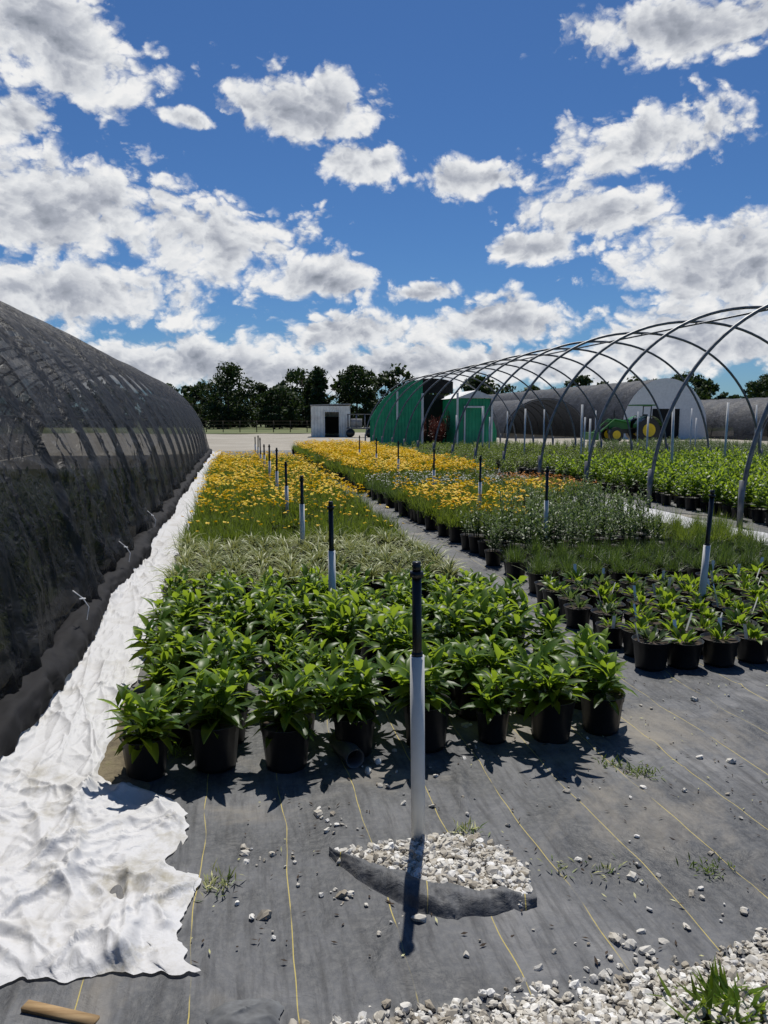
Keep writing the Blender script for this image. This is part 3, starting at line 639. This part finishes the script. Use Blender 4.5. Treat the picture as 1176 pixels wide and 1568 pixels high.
# ---------------------------------------------------------------- trees
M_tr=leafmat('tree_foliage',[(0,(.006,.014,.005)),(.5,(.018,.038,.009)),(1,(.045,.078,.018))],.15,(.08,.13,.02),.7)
M_bark=simple('bark',(.06,.045,.03),.95,0,.3)
def tree(acc,x,y,h,cr,kind='b',ncl=60,nl=38,base=.15,ls=.5):
    tube(acc,[(x,y,-.2),(x+U(-.2,.2),y,h*.4),(x+U(-.4,.4),y,h*.85)],[h*.022,h*.015,h*.005],7,1)
    for i in range(7):
        z=h*U(.3,.75); a=U(0,6.28); L=cr*U(.5,.9); tube(acc,[(x,y,z),(x+L*.6*math.cos(a),y+L*.6*math.sin(a),z+L*.35),(x+L*math.cos(a),y+L*math.sin(a),z+L*.7)],[h*.009,h*.006,h*.002],5,1)
    for i in range(ncl):
        t=U(0,1); z=h*(base+(1-base)*t)
        prof=(math.sin(math.pi*min(1,t*.85+.15))**.6) if kind=='b' else ((1-t)**.7*.6+.12)
        a=U(0,6.28); rr=cr*prof*U(.35,1)**.6
        c=np.array([x+rr*math.cos(a),y+rr*math.sin(a),z+U(-.3,.3)]); R=cr*U(.16,.3)
        d=rng.normal(0,1,(nl,3)); d/=np.linalg.norm(d,axis=1)[:,None]; Pp=c+d*R*U(.5,1.15,(nl,1))*np.array([1.15,1.15,.75])
        e1=rng.normal(0,1,(nl,3)); e1/=np.linalg.norm(e1,axis=1)[:,None]; e2=np.cross(e1,d); e2/=np.linalg.norm(e2,axis=1)[:,None]+1e-6
        s=U(.5,1.2,(nl,1))*ls/2
        V=np.stack([Pp-e1*s,Pp-e2*s*.7,Pp+e1*s,Pp+e2*s*.7],1)
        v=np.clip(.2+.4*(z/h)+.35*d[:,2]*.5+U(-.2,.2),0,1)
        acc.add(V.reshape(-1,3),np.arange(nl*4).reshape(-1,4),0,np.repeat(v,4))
a=Acc()
for x in np.arange(-150,175,3.1):
    y=134+U(-8,14); h=U(6.0,8.5)
    px=x/y
    if -.13<px<.03: h=U(8.6,10.6)
    if -.285<px<-.22: h=U(7,8.3)
    if px>.12: h=U(6.5,9.5)
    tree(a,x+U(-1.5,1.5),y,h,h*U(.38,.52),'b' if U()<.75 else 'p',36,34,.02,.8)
for x in np.arange(-150,170,2.4):
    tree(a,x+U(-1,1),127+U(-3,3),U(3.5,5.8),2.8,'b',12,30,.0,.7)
a.build('tree_line',[M_tr,M_bark],local=False)
for (x,y,h,cr,k) in [(-23.5,112,9.2,4.2,'b'),(-15.5,110,6.0,3.2,'b'),(-10.5,122,9.4,2.8,'p'),(-4.5,122,9.8,3.4,'b'),(57,110,7.6,3.8,'b'),(45,125,7.5,3.5,'b')]:
    a=Acc(); tree(a,x,y,h,cr,k,95,50,.06,.5); a.build('broadleaf_tree' if k=='b' else 'pine_tree',[M_tr,M_bark],local=False)
a=Acc()
for x in np.arange(-22,-5,1.9): tube(a,[(x,84,0),(x,84,1.3)],.05,6)
for z in (.5,.9,1.25): tube(a,[(-22,84,z),(-5,84,z)],.015,4)
a.build('wire_fence',[M_bark],local=False)

# ---------------------------------------------------------------- sun + world
el,az=math.radians(61),math.radians(5)
d=Vector((math.sin(az)*math.cos(el),math.cos(az)*math.cos(el),math.sin(el)))
L=bpy.data.lights.new('sun','SUN'); L.energy=4.7; L.angle=math.radians(.53); L.color=(1,.955,.88)
o=bpy.data.objects.new('sun',L); o.rotation_euler=d.to_track_quat('Z','Y').to_euler(); scene.collection.objects.link(o)
w=bpy.data.worlds.new('World'); scene.world=w; w.use_nodes=True; nt=w.node_tree; nt.nodes.clear()
w.cycles.sampling_method='NONE'
def vm(nt,op,a,b=None):
    n=N(nt,'ShaderNodeVectorMath',operation=op)
    for i,v in enumerate((a,b)):
        if v is None: continue
        if hasattr(v,'is_output'): nt.links.new(v,n.inputs[i])
        else: n.inputs[i].default_value=v
    return n
tc=N(nt,'ShaderNodeTexCoord').outputs['Generated']; V0=vm(nt,'NORMALIZE',tc).outputs[0]
blobs=[(-.42,.475,.18,.08),(-.24,.380,.05,.018),(-.50,.39,.10,.035),(-.42,.27,.22,.09),(-.22,.235,.17,.09),(-.09,.185,.12,.045),(-.40,.16,.30,.07),
(-.10,.385,.11,.05),(-.04,.33,.09,.028),(.115,.305,.08,.03),(.34,.35,.18,.065),(.42,.49,.22,.04),(.28,.265,.14,.055),(.20,.215,.09,.025),
(.446,.20,.20,.08),(.045,.165,.08,.022),(-.06,.11,.15,.04),(.136,.12,.18,.042),(.0,.065,.6,.042),(.42,.105,.26,.07),(-.30,.07,.35,.05)]
cur=None
nz=N(nt,'ShaderNodeTexNoise'); nz.inputs['Scale'].default_value=6; nz.inputs['Detail'].default_value=3; nt.links.new(V0,nz.inputs['Vector'])
Vd=vm(nt,'ADD',V0,vm(nt,'MULTIPLY',vm(nt,'SUBTRACT',nz.outputs['Color'],(.5,.5,.5)).outputs[0],(.11,.0,.05)).outputs[0]).outputs[0]
for gx,gz,rx,rz in blobs:
    n=math.sqrt(1+gx*gx+gz*gz); c=(gx/n,1/n,gz/n)
    q=vm(nt,'SUBTRACT',Vd,c); q=vm(nt,'MULTIPLY',q.outputs[0],(n/rx/1.08,n/rx/1.08,n/rz/1.08)); ln=vm(nt,'DOT_PRODUCT',q.outputs[0],q.outputs[0]).outputs['Value']
    cur=ln if cur is None else mth(nt,'SMOOTH_MIN',cur,ln,.25)
f=mth(nt,'MAXIMUM',mth(nt,'MULTIPLY',mth(nt,'SUBTRACT',1.05,mth(nt,'SQRT',mth(nt,'MAXIMUM',cur,0))),1.4),-1.1)
g=bpy.data.node_groups.new('cloud_noise','ShaderNodeTree')
g.interface.new_socket(name='Vector',in_out='INPUT',socket_type='NodeSocketVector'); g.interface.new_socket(name='Density',in_out='OUTPUT',socket_type='NodeSocketFloat')
gi=g.nodes.new('NodeGroupInput'); go=g.nodes.new('NodeGroupOutput'); vin=gi.outputs[0]
sc=vm(g,'MULTIPLY',vin,(1,1,1.4)).outputs[0]
n1=N(g,'ShaderNodeTexNoise'); n1.inputs['Scale'].default_value=7; n1.inputs['Detail'].default_value=9; n1.inputs['Roughness'].default_value=.6; n1.inputs['Distortion'].default_value=.15; g.links.new(sc,n1.inputs['Vector'])
v=N(g,'ShaderNodeTexVoronoi',feature='F1'); v.inputs['Scale'].default_value=22; v.inputs['Detail'].default_value=2; v.inputs['Roughness'].default_value=.6
wv=vm(g,'ADD',sc,vm(g,'MULTIPLY',n1.outputs['Color'],(.14,.14,.14)).outputs[0]).outputs[0]; g.links.new(wv,v.inputs['Vector'])
dd=mth(g,'MULTIPLY',mth(g,'SUBTRACT',n1.outputs['Fac'],.5),2.2); dd=mth(g,'ADD',dd,mth(g,'MULTIPLY',mth(g,'SUBTRACT',.4,v.outputs['Distance']),.75))
g.links.new(dd,go.inputs[0])
def dens(v):
    q=N(nt,'ShaderNodeGroup'); q.node_tree=g; nt.links.new(v,q.inputs[0]); return q.outputs[0]
N0=dens(V0); N1=dens(vm(nt,'ADD',V0,(.003,0,.014)).outputs[0]); D0=mth(nt,'ADD',f,N0)
mr=N(nt,'ShaderNodeMapRange',interpolation_type='SMOOTHSTEP'); nt.links.new(D0,mr.inputs[0]); mr.inputs[1].default_value=-.08; mr.inputs[2].default_value=.40; mask=mr.outputs[0]
rel=mth(nt,'SUBTRACT',N0,N1)
thick=N(nt,'ShaderNodeMapRange'); nt.links.new(D0,thick.inputs[0]); thick.inputs[1].default_value=.3; thick.inputs[2].default_value=1.7
b=mth(nt,'ADD',.88,mth(nt,'MULTIPLY',rel,.50)); b=mth(nt,'SUBTRACT',b,mth(nt,'MULTIPLY',thick.outputs[0],.58),clamp=True)
cc=ramp(nt,b,[(0,(.14,.16,.20)),(.35,(.25,.28,.34)),(.6,(.46,.49,.56)),(.85,(.82,.84,.87)),(1,(.97,.97,.97))])
sky=N(nt,'ShaderNodeTexSky',sky_type='NISHITA'); sky.sun_disc=False; sky.sun_elevation=el; sky.sun_rotation=az; sky.air_density=1; sky.dust_density=.2; sky.ozone_density=3
skc=mix(nt,1,sky.outputs[0],(.42,.68,1.0),'MULTIPLY')
b1=N(nt,'ShaderNodeBackground'); nt.links.new(skc,b1.inputs[0]); b1.inputs[1].default_value=.07
b2=N(nt,'ShaderNodeBackground'); nt.links.new(cc,b2.inputs[0]); b2.inputs[1].default_value=.9
mx=N(nt,'ShaderNodeMixShader'); nt.links.new(mask,mx.inputs[0]); nt.links.new(b1.outputs[0],mx.inputs[1]); nt.links.new(b2.outputs[0],mx.inputs[2])
wo=N(nt,'ShaderNodeOutputWorld'); nt.links.new(mx.outputs[0],wo.inputs[0])

# ---------------------------------------------------------------- camera
cam=bpy.data.cameras.new('camera'); co_=bpy.data.objects.new('camera',cam); scene.collection.objects.link(co_); scene.camera=co_
cam.sensor_fit='VERTICAL'; cam.sensor_height=36; cam.lens=25.94; cam.clip_end=4000; cam.clip_start=.05
co_.location=(0,0,1.6); co_.rotation_euler=(math.radians(90-7.26),0,0)
scene.view_settings.view_transform='Standard'; scene.view_settings.look='None'; scene.view_settings.exposure=0
